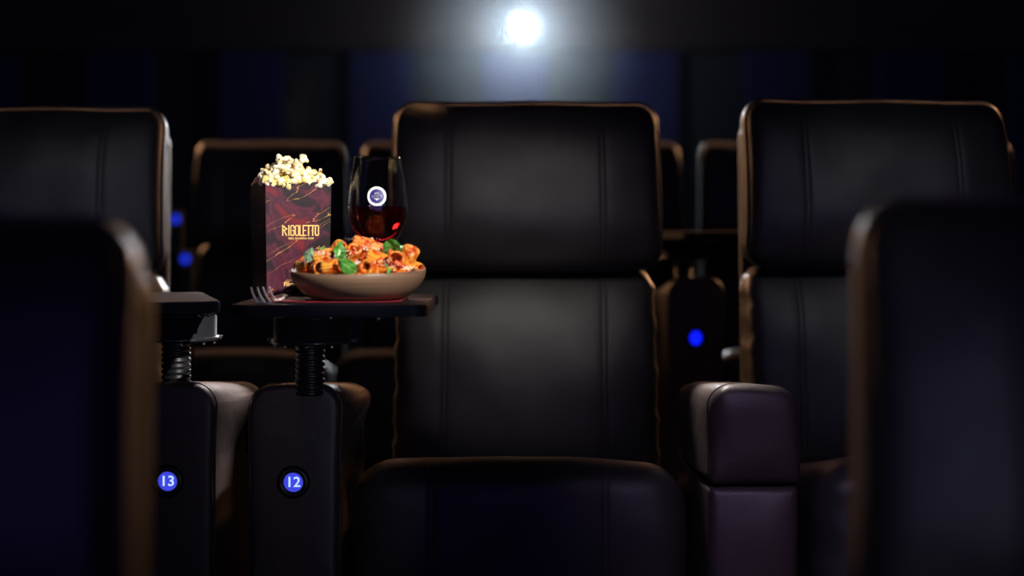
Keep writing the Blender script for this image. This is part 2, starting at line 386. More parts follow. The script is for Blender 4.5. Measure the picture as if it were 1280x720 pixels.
# ---------------------------------------------------------------- recliner
def make_recliner():
    root = empty('recliner', (0, 0, 0), '', 'recliner')
    # headrest, local y=0 is its front face
    def dh(x, y, z):
        t = z / 0.197
        if y < 0.02: y += 0.045 * max(0, t + .2) ** 2 - 0.012 * math.exp(-((t + .45) / .35) ** 2)
        else: y += 0.03 * max(0, t) ** 2
        x *= 1 - 0.012 * t
        z2 = z + (0.0015 * math.sin(x * 17 + 1) if z > .1 else -0.006 * (1 - (x / .31) ** 2))
        n_ = noise.noise(Vector((x * 9, y * 6, z * 9)))
        return (x, y + 0.006 * n_, z2)
    hr, hs = cushion('headrest', 0.628, 0.394, 0.13, 0.052, 0.05, 0.030, M['leather'], root, 0.022, (-0.182, 0.180), dh, (0, 0.092, 1.043))
    stitches(hr, hs, (-0.188, -0.176, 0.174, 0.186), None, -0.15, 0.15)
    pth = []
    W, H, RR = 0.314, 0.197, 0.052
    for cx, cz, a0 in ((W - RR, H - RR, 0), (-(W - RR), H - RR, 90), (-(W - RR), -(H - RR), 180), (W - RR, -(H - RR), 270)):
        for q in range(9): a = R(a0 + q * 11.25); pth.append((cx + RR * math.cos(a), cz + RR * math.sin(a)))
    dense = []
    for i in range(len(pth)):
        a, b_ = pth[i], pth[(i + 1) % len(pth)]; n_ = max(1, int(math.dist(a, b_) / .03))
        for q in range(n_): dense.append((a[0] + (b_[0] - a[0]) * q / n_, a[1] + (b_[1] - a[1]) * q / n_))
    pipe = [dh(px_ * 1.003, -0.038, pz_ * 1.004) for px_, pz_ in dense]
    tube('piping', pipe, 0.0032, M['piping'], hr, 6, True)
    # lumbar cushion
    def dl(x, y, z):
        t = z / 0.26
        if abs(x) > 0.2:
            f = min(1, (abs(x) - 0.2) / 0.1)
            wv = math.sin(z * 105 + 2.2 * math.sin(x * 30 + z * 13)) * math.sin(z * 31 + (1 if x > 0 else 2.3))
            x += (1 if x > 0 else -1) * 0.0045 * wv * f; y += 0.003 * wv * f
        if y < 0.03: y += 0.035 * max(0, t) ** 3
        x *= 1 + 0.02 * (1 - t) * .5
        n_ = noise.noise(Vector((x * 7 + 5, y * 6, z * 7)))
        return (x, y + 0.075 * z / 0.52 + 0.006 * n_, z)
    lb, ls = cushion('backrest', 0.612, 0.52, 0.14, 0.05, 0.03, 0.032, M['leather'], root, 0.026, (-0.190, 0.182), dl, (0, 0.10, 0.585))
    stitches(lb, ls, (-0.196, -0.184, 0.176, 0.188), None, -0.25, 0.2)
    # shell behind
    o, _ = cushion('back_shell', 0.59, 1.05, 0.06, 0.05, 0.04, 0.02, M['base'], root, 0.0, (), lambda x, y, z: (x, y + 0.05 * z, z), (0, 0.215, 0.68), 0.08)
    # seat cushion whose front runs down
    def ds(x, y, z):
        t = (y + 0.27) / 0.54
        if z > 0: z -= (0.10 * max(0, t - .12)) * (z / 0.2) + 0.010 * (abs(x) / .32) ** 3
        if x > .1 and z > .05: z -= 0.010 * ((x - .1) / .22)
        if y < 0:
            f = max(0, (abs(x) - .24) / .08); y += 0.004 * math.sin(z * 70 + x * 20) * f
        n_ = noise.noise(Vector((x * 6 + 11, y * 5, z * 8)))
        return (x, y + 0.006 * n_, z + 0.003 * n_)
    se, ss = cushion('seat_cushion', 0.662, 0.40, 0.54, 0.082, 0.03, 0.055, M['leather'], root, 0.022, (-0.172, 0.170), ds, (-0.020, -0.31, 0.290))
    stitches(se, ss, (-0.178, -0.166, 0.164, 0.176), None, -0.19, 0.12)
    box('base', -0.29, 0.29, -0.50, 0.16, 0.0, 0.11, M['base'], root, 0.01)
    return root
rec = make_recliner()
rec.name = 'recliner'
def place(o, x, y, z, rz, label, group):
    o.location = (x, y, z); o.rotation_euler = (0, 0, rz); o['label'] = label; o['group'] = group; return o
HF = 3.6
place(rec, 0.033, HF, 0, 0, 'whole black leather recliner in the middle, lit from above, facing the camera', 'recliners in the middle row')
right = place(copy_tree(rec), 0.868, HF, 0.006, R(4.2), 'black leather recliner right of the rounded armrest without a tray', 'recliners in the middle row')
[c for c in right.children if c.name.startswith('seat_cushion')][0].location.x = 0.008
left = place(copy_tree(rec), -1.137, HF, -0.012, R(0.5), 'black leather recliner at the left edge beside seat console thirteen', 'recliners in the middle row')
place(copy_tree(rec), -0.662, 1.335, -0.285, R(-1), 'unlit blurred black recliner in the left foreground, cut off by the frame', 'recliners in the front row')
place(copy_tree(rec), 0.629, 1.335, -0.266, R(-4), 'unlit blurred black recliner in the right foreground, cut off by the frame', 'recliners in the front row')
d3 = 5.9
names3 = ['back-row recliner seen just past the left edge recliner', 'back-row recliner directly behind the popcorn carton, broad dark headrest',
          'back-row recliner mostly hidden behind the wine glass and middle recliner', 'back-row recliner peeking out at the right edge of the middle recliner',
          'back-row recliner with rounded brown-rimmed corner left of the right recliner', 'back-row recliner peeking out past the right recliner at the right edge']
for i, cx in enumerate((103, 334, 545, 758, 974, 1180)):
    s = place(copy_tree(rec), (cx - 640) * d3 / FPX, d3, 0.03, 0, names3[i], 'recliners in the back row'); s.scale = (0.925, 1, 1)

# ---------------------------------------------------------------- console armrests
def make_lamp(parent, z, y, digits=None, far=False):
    o = lathe('lamp_ring', [(0.0185, -0.004), (0.0185, 0.004), (0.024, 0.0055), (0.030, 0.004), (0.0315, 0.0), (0.0315, -0.006), (0.0185, -0.006), (0.0185, -0.004)], M['ring'], parent, 40)
    o.rotation_euler = (R(90), 0, 0); o.location = (0, y, z)
    q = lathe('lamp_disc', [(0, 0.0008), (0.0175, 0.0), (0.0184, -0.002), (0.0, -0.002)], M['lamp_far'] if far else M['lamp_blue'], o, 32)
    if digits:
        me = text_mesh(digits, 0.0270, 0.0006); me.transform(Matrix.Diagonal((1.05, 1, 1, 1)))
        me.transform(Matrix.Rotation(R(-90), 4, 'X')); me.transform(Matrix.Translation((0, 0, 0.0018)))
        link('seat_number', me, M['lamp_num'], o, False)
    return o
def make_console(digits, far=False):
    root = empty('armrest_console', (0, 0, 0), '', 'armrest')
    def dc(x, y, z):
        t = (y + 0.27) / 0.54; zz = z / 0.323
        if z > 0.2: z -= 0.055 * max(0, t - .05) * (z - .2) / .123
        if z > 0.28: z -= 0.006 * (x / .085) ** 2
        f = math.sin(math.pi * min(1, max(0, t))) if 0 < t < 1 else 0
        x += (0.032 if x > 0 else 0.008) * (x / 0.0855) * f * max(0, min(1, (z - .17) / .08)) * (1 if x > 0 else 1)
        n_ = noise.noise(Vector((x * 8, y * 8, z * 8)))
        return (x + 0.003 * n_, y, z + 0.002 * n_)
    bd, _ = cushion('body', 0.171, 0.646, 0.54, 0.042, 0.01, 0.012, M['arm_leather'], root, 0.004, (), dc, (0, 0.27, 0.323), 0.02)
    # welt where the front panel meets the wrap-around leather
    W, H, RR = 0.0855, 0.323, 0.042
    pts = [(-W, -H + .01)] + [(-W, z / 10) for z in range(-3, 3)]
    for q in range(9): a = R(180 - q * 11.25); pts.append((-(W - RR) + RR * math.cos(a), H - RR + RR * math.sin(a)))
    for q in range(9): a = R(90 - q * 11.25); pts.append(((W - RR) + RR * math.cos(a), H - RR + RR * math.sin(a)))
    pts += [(W, z / 10) for z in range(2, -4, -1)] + [(W, -H + .01)]
    tube('welt', [dc(a * 1.004, -0.255, b_ * 1.001) for a, b_ in pts], 0.0018, M['piping'], bd, 6)
    # narrow dark grip slot on the inner side
    me, fs = [], []
    pv = []
    for k in range(16):
        a = 2 * math.pi * k / 16; pv.append((0.105, 0.27 + 0.012 * math.cos(a), 0.52 + 0.045 * math.sin(a)))
    tube('side_slot', pv, 0.003, M['base'], root, 6, True)
    make_lamp(root, 0.489 if far else 0.461, -0.006, digits, far)
    return root
con = make_console('12')
place(con, -0.414, 2.95, 0, 0, 'seat armrest console with lit number 12 under the food tray', 'number-lit consoles in the middle row')
con13 = make_console('13')
place(con13, -0.652, 2.95, 0.002, 0, 'seat armrest console with lit number 13 left of console 12', 'number-lit consoles in the middle row')
confar = make_console(None, True)
confar.scale = (1, 1, 1.175)
place(confar, 0.557, 4.72, 0.03, 0, 'blurred back-row armrest console with glowing blue lamp between middle and right recliners', 'consoles in the back row')

# shared rounded armrest on the right
ar = empty('padded_armrest', (0.462, 2.95, 0), 'two-tier purple-black padded leather armrest between middle and right recliners', 'armrest')
def dp(x, y, z):
    t = (y + 0.28) / 0.56
    if z > 0: z -= 0.05 * max(0, t) * (z / .095) + 0.008 * (x / .085) ** 2
    z += 0.005 * (x / .085)*-1 if z > .05 else 0
    x += -0.020 * math.sin(math.pi * max(0, min(1, t))) * (1 if x < 0 else -.4)
    wv = math.sin(x * 70 + z * 30) * math.exp(-((abs(x) - .075) / .02) ** 2) * 0.003
    n_ = noise.noise(Vector((x * 12, y * 12, z * 12)))
    return (x + 0.002 * n_, y + wv + 0.004 * n_, z + wv * .3)
pad, _ = cushion('arm_pad', 0.170, 0.192, 0.56, 0.042, 0.014, 0.016, M['arm_leather'], ar, 0.016, (), dp, (0, 0.28, 0.550), 0.012)
W, H, RR = 0.085, 0.096, 0.042
pts = [(-W, -H + .014)] + [(-W, z / 100) for z in range(-7, 5, 2)]
for q in range(9): a = R(180 - q * 11.25); pts.append((-(W - RR) + RR * math.cos(a), H - RR + RR * math.sin(a)))
for q in range(9): a = R(90 - q * 11.25); pts.append(((W - RR) + RR * math.cos(a), H - RR + RR * math.sin(a)))
pts += [(W, z / 100) for z in range(4, -8, -2)] + [(W, -H + .014)]
tube('welt', [dp(a * 1.004, -0.258, b_ * 1.004) for a, b_ in pts], 0.002, M['piping'], pad, 6)
def dq(x, y, z):
    n_ = noise.noise(Vector((x * 10 + 3, y * 10, z * 8))); t = (y + 0.28) / 0.56
    x += -0.014 * math.sin(math.pi * max(0, min(1, t))) * (1 if x < 0 else -.3)
    return (x + 0.002 * n_, y + 0.004 * n_, z)
cushion('lower_panel', 0.170, 0.445, 0.55, 0.012, 0.01, 0.016, M['arm_leather'], ar, 0.014, (), dq, (-0.002, 0.283, 0.2275), 0.02)

# ---------------------------------------------------------------- swivel tray tables
TT = 0.8106      # tray surface
def make_tray(x, y, ztop=TT, rz=0.0, arm_top=0.636, board=(-0.131, 0.211, -0.285, 0.145)):
    root = empty('swivel_tray_table', (x, y, arm_top), '', 'tray table', None, rz)
    dz = ztop - arm_top
    # board: x -0.145..0.195, y -0.245..0.16 about the post
    bm = bmesh.new(); x0, x1, y0, y1 = board; rr = 0.03
    pts = []
    for cx, cy, a0 in ((x1 - rr, y1 - rr, 0), (x0 + rr, y1 - rr, 90), (x0 + rr, y0 + rr, 180), (x1 - rr, y0 + rr, 270)):
        for q in range(9): a = R(a0 + q * 11.25); pts.append((cx + rr * math.cos(a), cy + rr * math.sin(a)))
    vb = [bm.verts.new((a, b_, dz - 0.021)) for a, b_ in pts]; f = bm.faces.new(vb)
    e_ = bmesh.ops.extrude_face_region(bm, geom=[f]); bmesh.ops.translate(bm, vec=(0, 0, 0.021), verts=[v for v in e_['geom'] if isinstance(v, bmesh.types.BMVert)])
    es = [e for e in bm.edges if abs(e.verts[0].co.z - e.verts[1].co.z) < 1e-5 and len(e.link_faces) == 2]
    bmesh.ops.bevel(bm, geom=es, offset=0.0025, segments=2, affect='EDGES')
    from_bm('tabletop', bm, M['tray'], root)
    box('hinge_plate', -0.07, board[1] - 0.02, -0.16, 0.09, dz - 0.026, dz - 0.0205, M['black_metal'], root, 0.002)
    z1 = dz - 0.026
    # drum with flanges
    lathe('swivel_drum', [(0, z1), (0.076, z1), (0.077, z1 - .003), (0.077, z1 - .008), (0.070, z1 - .010), (0.070, z1 - .012), (0.0735, z1 - .014), (0.0735, z1 - .052),
                          (0.078, z1 - .054), (0.0795, z1 - .056), (0.0795, z1 - .060), (0.03, z1 - .062), (0, z1 - .062)], M['black_metal'], root, 64, True, (0.004, 0, 0))
    zb = z1 - 0.062
    for k, a in enumerate((198, 232, 270, 308, 342, 90)):
        o = lathe('screw', [(0, -.005), (0.0022, -.005), (0.0035, -.003), (0.0035, 0), (0, 0)], M['screw'], root, 12)
        o.location = (0.004 + 0.071 * math.cos(R(a)), 0.071 * math.sin(R(a)), zb)
    for xx, yy in ((0.052, -0.12), (min(board[1] - .03, 0.142), -0.14)):
        o = lathe('knob', [(0, -.010), (0.0035, -.010), (0.0045, -.007), (0.0045, 0), (0, 0)], M['screw'], root, 12); o.location = (xx, yy, dz - .026)
    for sx in (-1, 1): box('latch', sx * .078 - .007 + .004, sx * .078 + .007 + .004, -0.008, 0.008, zb + .002, zb + .010, M['black_metal'], root, 0.002)
    # ribbed column
    prof = [(0, zb)]; n_ = 9; hh = (zb + 0.012) / n_
    for k in range(n_):
        t = zb - k * hh
        for f_, r_ in ((0, .0235), (.2, .0275), (.5, .0285), (.8, .0275), (1, .0235)): prof.append((r_, t - f_ * hh))
    prof.append((0, -0.012))
    lathe('ribbed_column', prof, M['rubber'], root, 40)
    return root
tr = make_tray(-0.384, 2.96, board=(-0.103, 0.238, -0.285, 0.145))
tr['label'] = 'black swivel tray table on console 12 holding the meal'; tr['group'] = 'swivel tray tables'
t13 = make_tray(-0.652, 3.02, TT + 0.001, R(16), 0.638, (-0.28, 0.062, -0.262, 0.145))
t13['label'] = 'empty black swivel tray table half hidden at left on console 13'; t13['group'] = 'swivel tray tables'
tf = make_tray(0.54, 4.9, 0.925, R(20), 0.778)
tf['label'] = 'blurred tray table behind, between the middle and right recliners'; tf['group'] = 'swivel tray tables'

# glowing blue lamps on low posts in the aisle behind the left recliner
for (px, py, lab) in ((218, 274, 'upper blue aisle lamp post behind the left recliner'), (230, 324, 'lower blue aisle lamp post behind the left recliner'), ):
    d = 5.0 if py > 300 else 5.2
    p = at(px, py, d)
    g = empty('aisle_lamp_post', (p.x, p.y + 0.02, 0.03), lab, 'lamp', 'blue lamp posts behind the left recliner')
    box('post', -0.022, 0.022, 0, 0.03, 0, p.z, M['base'], g, 0.004)
    o = lathe('lamp_disc', [(0, 0.004), (0.018, 0.003), (0.02, 0), (0, 0)], M['lamp_dim'], g, 24); o.rotation_euler = (R(90), 0, 0); o.location = (0, -.001, p.z - 0.03)
p = at(196, 363, 4.56)
g = empty('aisle_lamp_post', (p.x, 4.58, 0.0), 'lowest blue aisle lamp just above the empty tray at left', 'lamp', 'blue lamp posts behind the left recliner')
box('post', -0.022, 0.022, 0, 0.03, 0, p.z + 0.03, M['base'], g, 0.004)
o = lathe('lamp_disc', [(0, 0.004), (0.015, 0.003), (0.017, 0), (0, 0)], M['lamp_dim'], g, 24); o.rotation_euler = (R(90), 0, 0); o.location = (0, -.001, p.z)

# ---------------------------------------------------------------- napkin
bm = bmesh.new(); NX, NY = 40, 24; g = []
for j in range(NY + 1):
    for i in range(NX + 1):
        u, v_ = i / NX, j / NY
        xx = -0.435 + 0.240 * u; yy = 2.742 + 0.20 * v_
        z = TT + 0.0016 + 0.0015 * (0.5 + 0.5 * math.sin(u * 13 + v_ * 3)) * (1 if u < .25 or u > .9 else .15) + 0.006 * math.exp(-((u - .02) / .035) ** 2) * (1 if v_ > .0 else 0)
        g.append((xx, yy, z))
fs = [(j * (NX + 1) + i, j * (NX + 1) + i + 1, (j + 1) * (NX + 1) + i + 1, (j + 1) * (NX + 1) + i) for j in range(NY) for i in range(NX)]
bm.free()
nk = pd('napkin', g, fs, M['napkin'])
md = nk.modifiers.new('s', 'SOLIDIFY'); md.thickness = 0.0014; md.offset = 0
tag(nk, 'dark red paper napkin lying flat under the pasta bowl', 'napkin')
ZN = TT + 0.0034

# ---------------------------------------------------------------- popcorn carton
BX, BY, BW, BH = -0.4290, 3.012, 0.128, 0.216
cb = empty('popcorn_carton', (BX, BY, ZN), 'burgundy marbled popcorn carton with gold lettering and scalloped rim', 'popcorn box', None, R(22))
def carton():
    vs, fs = [], []
    ns, per = 6, 12
    for s in range(4):
        a = s * math.pi / 2; base = len(vs); n_ = ns * per
        for j in range(13):
            for i in range(n_ + 1):
                u = i / n_; ph = (u * ns) % 1.0
                top = BH - 0.008 + 0.0085 * math.sqrt(max(0, 1 - (2 * ph - 1) ** 2)) if 0 < u < 1 else BH - 0.008
                z = top * j / 12; hw = BW / 2 * (0.945 + 0.055 * z / BH)
                xx = -hw + 2 * hw * u; yy = -hw
                vs.append((xx * math.cos(a) - yy * math.sin(a), xx * math.sin(a) + yy * math.cos(a), z))
        for j in range(12):
            for i in range(n_): q = base + j * (n_ + 1) + i; fs.append((q, q + 1, q + n_ + 2, q + n_ + 1))
    hw = BW / 2 * .945; q = len(vs); vs += [(-hw, -hw, 0), (hw, -hw, 0), (hw, hw, 0), (-hw, hw, 0)]; fs.append((q + 3, q + 2, q + 1, q))
    bm = bmesh.new(); me = bpy.data.meshes.new('t'); me.from_pydata(vs, [], fs); bm.from_mesh(me); bmesh.ops.remove_doubles(bm, verts=bm.verts, dist=1e-5)
    o = from_bm('carton', bm, M['carton'], cb); o.data.materials.append(M['carton_inside'])
    s = o.modifiers.new('s', 'SOLIDIFY'); s.thickness = 0.0011; s.offset = -1; s.material_offset = 1; s.material_offset_rim = 1
    return o
carton()
def front_y(z): return -BW / 2 * (0.945 + 0.055 * z / BH) - 0.0006
# block lettering made of strokes
GL = {
 'R': [[(0, 0), (0, 10), (4.2, 6.6), (1.2, 5.2)], [(1.2, 5.4), (4, 0)]],
 'I': [[(0, 0), (0, 10)]],
 'G': [[(3.4, 7.6), (3.4, 9), (2.6, 10), (.8, 10), (0, 9), (0, 1), (.8, 0), (2.6, 0), (3.4, 1), (3.4, 5), (1.9, 5)]],
 'O': [[(.9, 0), (0, 1), (0, 9), (.9, 10), (2.5, 10), (3.4, 9), (3.4, 1), (2.5, 0), (.9, 0)]],
 'L': [[(0, 10), (0, 0), (2.8, 0)]],
 'E': [[(3, 10), (0, 10), (0, 0), (3, 0)], [(0, 5), (2.5, 5)]],
 'T': [[(-1.6, 10), (1.9, 10)], [(0, 10), (0, 0)]],
}
def strokes(word, x0, z0, hgt, adv, sw, parent, name):
    vs, fs = [], []; s = hgt / 10
    for ch, ux in zip(word, adv):
        xx = x0 + ux * s
        for line in GL[ch]:
            for (a, b_) in zip(line, line[1:]):
                A = Vector((xx + a[0] * s, 0, z0 + a[1] * s)); B = Vector((xx + b_[0] * s, 0, z0 + b_[1] * s))
                t = (B - A).normalized(); nrm = Vector((-t.z, 0, t.x)) * sw / 2; A -= t * sw * .45; B += t * sw * .45
                i = len(vs)
                for p in (A - nrm, B - nrm, B + nrm, A + nrm):
                    vs.append((p.x, front_y(p.z) - .0002, p.z))
                for p in (A - nrm, B - nrm, B + nrm, A + nrm): vs.append((p.x, front_y(p.z) + .0006, p.z))
                fs += [(i, i + 1, i + 2, i + 3), (i, i + 4, i + 5, i + 1), (i + 1, i + 5, i + 6, i + 2), (i + 2, i + 6, i + 7, i + 3), (i + 3, i + 7, i + 4, i)]
    return pd(name, vs, fs, M['gold'], parent, False)
ADV = [0, 6.3, 8.4, 13.2, 17.9, 21.4, 27.0, 31.4, 34.2]
# second T stands close to the first; the last O needs the arm's room
strokes('RIGOLETTO', -0.0305, 0.1145, 0.0185, ADV, 0.0021, cb, 'lettering')
def print_text(body, size, x, z, name, sx=1.0):
    me = text_mesh(body, size, 0.0003); me.transform(Matrix.Diagonal((sx, 1, 1, 1)))
    for v in me.vertices: v.co = (v.co.x + x, v.co.y + front_y(v.co.z + z), v.co.z + z)
    return link(name, me, M['gold'], cb, False)
print_text('MER ÄN BARA FILM', 0.0054, 0.005, 0.1085, 'tagline', 1.05)
print_text('Filmstaden', 0.0115, -0.005, 0.0215, 'cinema_name', 0.95)
# small arc mark over the cinema name
pts = [(0.004 + 0.006 * math.cos(R(a)), front_y(0.04) - .0004, 0.038 + 0.006 * math.sin(R(a))) for a in range(200, 341, 20)]
tube('printed_arc', pts, 0.0006, M['gold'], cb, 6)

# popcorn kernels
def blob(seed, rad, nl, sub=3, elong=1.0):
    rr = random.Random(seed); lobes = []
    for k in range(nl):
        d_ = Vector((rr.gauss(0, 1), rr.gauss(0, 1), rr.gauss(0, 1))).normalized()
        lobes.append((d_ * rad * rr.uniform(.50, .80), rad * rr.uniform(.26, .42)))
    bm = bmesh.new(); bmesh.ops.create_icosphere(bm, subdivisions=sub, radius=1)
    for v in bm.verts:
        d_ = v.co.normalized(); best = rad * .36
        for c_, r_ in lobes:
            b_ = d_.dot(c_); disc = b_ * b_ - c_.length_squared + r_ * r_
            if disc > 0: best = max(best, b_ + math.sqrt(disc))
        best *= 1 + .10 * noise.noise(d_ * 4 + Vector((seed, 0, 0)))
        v.co = d_ * best; v.co.x *= elong
    return bm
protos = []
for s in range(9):
    bm = blob(s + 3, 0.0148, 7 + s % 3); me = bpy.data.meshes.new('popcorn'); bm.to_mesh(me); bm.free(); me.materials.append(M['popcorn']); me.shade_smooth(); protos.append(me)
bm = bmesh.new(); bmesh.ops.create_icosphere(bm, subdivisions=2, radius=0.0032); hull_me = bpy.data.meshes.new('hull'); bm.to_mesh(hull_me); bm.free(); hull_me.materials.append(M['hull']); hull_me.shade_smooth()
placed = []
def mound(lx, ly):
    # lx, ly in carton frame -> height above the rim
    u, v_ = lx / 0.064, ly / 0.064
    q = max(0, 1 - abs(u + .05) ** 2.2) * max(0, 1 - abs(v_) ** 2.2)
    return 0.002 + 0.040 * q + 0.005 * math.sin(lx * 120 + 1)
ca, sa = math.cos(R(22)), math.sin(R(22))
tries = 0
while len(placed) < 120 and tries < 60000:
    tries += 1
    lx, ly = rng.uniform(-.058, .060), rng.uniform(-.058, .058)
    top = mound(lx, ly); z = rng.uniform(-0.016, top)
    if z < top - 0.028: continue
    if z < 0.002 and (abs(lx) > .050 or abs(ly) > .050): continue
    p = Vector((lx, ly, z))
    if all((p - q).length > 0.0158 for q in placed): placed.append(p)
placed += [Vector((0.064, -0.050, 0.008)), Vector((-0.030, -0.03, 0.036)), Vector((-.056, -.058, .006)), Vector((0.052, -0.02, 0.022)), Vector((0.018, -0.02, 0.048)), Vector((-.02, -.02, .050))]
for i, p in enumerate(placed):
    o = bpy.data.objects.new('popcorn', protos[i % 9]); C.objects.link(o)
    o.location = (BX + p.x * ca - p.y * sa, BY + p.x * sa + p.y * ca, ZN + BH - 0.006 + p.z)
    o.rotation_euler = (rng.uniform(0, 6.28), rng.uniform(0, 6.28), rng.uniform(0, 6.28)); s_ = rng.uniform(.72, 1.08); o.scale = (s_, s_, s_)
    tag(o, 'puffed creamy yellow popcorn kernel heaped in the burgundy carton', 'popcorn', 'popcorn heaped in the burgundy carton')
    if i % 3 == 0:
        h_ = bpy.data.objects.new('hull', hull_me); C.objects.link(h_); h_.parent = o; h_.location = (0.0045, -.002, 0.0035)

# faint steam over the popcorn
sm = bpy.data.materials.new('steam'); sm.use_nodes = True; N = sm.node_tree.nodes; L = sm.node_tree.links
for n_ in list(N):
    if n_.type == 'BSDF_PRINCIPLED': N.remove(n_)
tc = N.new('ShaderNodeTexCoord'); ln = N.new('ShaderNodeVectorMath'); ln.operation = 'LENGTH'
mp = N.new('ShaderNodeMapping'); mp.inputs['Scale'].default_value = (1 / .055, 1 / .05, 1 / .12); L.new(tc.outputs['Object'], mp.inputs['Vector']); L.new(mp.outputs[0], ln.inputs[0])
mr = N.new('ShaderNodeMapRange'); mr.inputs['From Min'].default_value = 1.0; mr.inputs['From Max'].default_value = 0.1; mr.inputs['To Max'].default_value = 1.0; mr.interpolation_type = 'SMOOTHSTEP'; L.new(ln.outputs['Value'], mr.inputs['Value'])
nz = N.new('ShaderNodeTexNoise'); nz.inputs['Scale'].default_value = 14; L.new(tc.outputs['Object'], nz.inputs['Vector'])
r_ = N.new('ShaderNodeMapRange'); r_.inputs['From Min'].default_value = .35; r_.inputs['From Max'].default_value = .65; L.new(nz.outputs['Fac'], r_.inputs['Value'])
mu = N.new('ShaderNodeMath'); mu.operation = 'MULTIPLY'; L.new(mr.outputs[0], mu.inputs[0]); L.new(r_.outputs[0], mu.inputs[1])
mk = N.new('ShaderNodeMath'); mk.operation = 'MULTIPLY'; mk.inputs[1].default_value = 0.35; L.new(mu.outputs[0], mk.inputs[0])
v_ = N.new('ShaderNodeVolumeScatter'); L.new(mk.outputs[0], v_.inputs['Density']); L.new(v_.outputs[0], N['Material Output'].inputs['Volume'])
bm = bmesh.new(); bmesh.ops.create_icosphere(bm, subdivisions=3, radius=1); bmesh.ops.scale(bm, vec=(.055, .05, .12), verts=bm.verts)
st = from_bm('steam', bm, sm, None, True); st.location = (-0.410, 3.01, 1.185); tag(st, 'faint wisp of steam rising over the popcorn', 'steam', None, 'stuff')

# ---------------------------------------------------------------- wine glass
GX, GY = -0.2615, 3.020
wg = empty('wine_glass', (GX, GY, TT), 'stemmed wine glass of red wine with round badge behind the pasta bowl', 'glass')
g0 = TT
PR = [(0.046, 1.0790), (0.0500, 1.052), (0.0545, 1.026), (0.0580, 1.000), (0.0590, 0.982), (0.0580, 0.966), (0.0535, 0.948), (0.0455, 0.930), (0.0340, 0.915), (0.0200, 0.906), (0.0070, 0.902)]
def smooth_prof(P, n=6):
    out = []
    for i in range(len(P) - 1):
        p0, p1, p2, p3 = P[max(i - 1, 0)], P[i], P[i + 1], P[min(i + 2, len(P) - 1)]
        for k in range(n):
            t = k / n
            f = lambda a, b_, c_, d_: 0.5 * ((2 * b_) + (-a + c_) * t + (2 * a - 5 * b_ + 4 * c_ - d_) * t * t + (-a + 3 * b_ - 3 * c_ + d_) * t ** 3)
            out.append((f(p0[0], p1[0], p2[0], p3[0]), f(p0[1], p1[1], p2[1], p3[1])))
    out.append(P[-1]); return out
outer = smooth_prof(PR); TH = 0.0011
inner = [(max(r_ - TH, 0.0), z + (TH if z < 0.93 else 0)) for r_, z in outer]
prof = [(r_, z - g0) for r_, z in outer]
prof += [(0.0042, 0.895 - g0), (0.0036, 0.87 - g0), (0.0038, 0.835 - g0), (0.006, 0.820 - g0), (0.018, 0.8165 - g0), (0.032, 0.8135 - g0), (0.036, 0.8122 - g0), (0.036, 0.8112 - g0), (0, 0.8110 - g0)]
prof2 = [(0, 0.9035 - g0)] + [(r_, z - g0) for r_, z in inner[::-1]]
lathe('goblet', prof2 + [(0.0456, 1.0797 - g0)] + prof, M['glass'], wg, 96)
def r_in(z):
    for (r1_, z1_), (r2_, z2_) in zip(inner, inner[1:]):
        if z2_ <= z <= z1_: return r1_ + (r2_ - r1_) * (z - z1_) / (z2_ - z1_)
    return 0.01
WL = 0.9835
wp = [(0, WL - g0), (r_in(WL) - .0002, WL - g0)] + [(r_ - .0002, z - g0) for r_, z in inner if z < WL - .001 and r_ > .004] + [(0, 0.9042 - g0)]
lathe('wine', wp, M['wine'], wg, 96)
def on_glass(x, z, off, zc, ang0):
    zz = zc + z; rr = 0.059
    for (r1_, z1_), (r2_, z2_) in zip(outer, outer[1:]):
        if z2_ <= zz <= z1_: rr = r1_ + (r2_ - r1_) * (zz - z1_) / (z2_ - z1_)
    a = ang0 + x / 0.0585 - math.pi / 2
    return ((rr + off) * math.cos(a), (rr + off) * math.sin(a), zz - g0)
ZC, A0 = 1.003, R(4)
def disc_geo(r0, r1, n, rings, off):
    vs, fs = [], []
    for j in range(rings + 1):
        r_ = r0 + (r1 - r0) * j / rings
        for k in range(n): a = 2 * math.pi * k / n; vs.append(on_glass(r_ * math.cos(a), r_ * math.sin(a), off, ZC, A0))
    for j in range(rings):
        for k in range(n): k2 = (k + 1) % n; fs.append((j * n + k, j * n + k2, (j + 1) * n + k2, (j + 1) * n + k))
    return vs, fs
vs, fs = disc_geo(0.0138, 0.0186, 48, 2, 0.0006); bd = pd('badge_ring', vs, fs, M['badge_white'], wg)
vs, fs = disc_geo(0.0001, 0.0139, 48, 5, 0.0004); pd('badge_disc', vs, fs, M['badge_blue'], bd)
def badge_text(body, size, z, sx, arc=0.0, nm='badge_lettering'):
    me = text_mesh(body, size, 0.0001); 
    for v in me.vertices:
        xx, zz = v.co.x * sx, v.co.z + z
        v.co = on_glass(xx, zz - arc * xx * xx * 60, 0.0012, ZC, A0)
    return link(nm, me, M['badge_white'], bd, False)
badge_text('RIGOLETTO', 0.0068, -0.0005, 0.56)
badge_text('BIO', 0.0055, 0.0055, 1.0, 1.0, 'badge_word')
me = bpy.data.meshes.new('badge_point'); q = [on_glass(a, b_, 0.0012, ZC, A0) for a, b_ in ((-.007, -.0045), (.007, -.0045), (.0022, -.0058), (0, -.0086), (-.0022, -.0058))]
me.from_pydata(q, [], [(0, 4, 3, 2, 1)]); link('badge_point', me, M['badge_white'], bd, False)

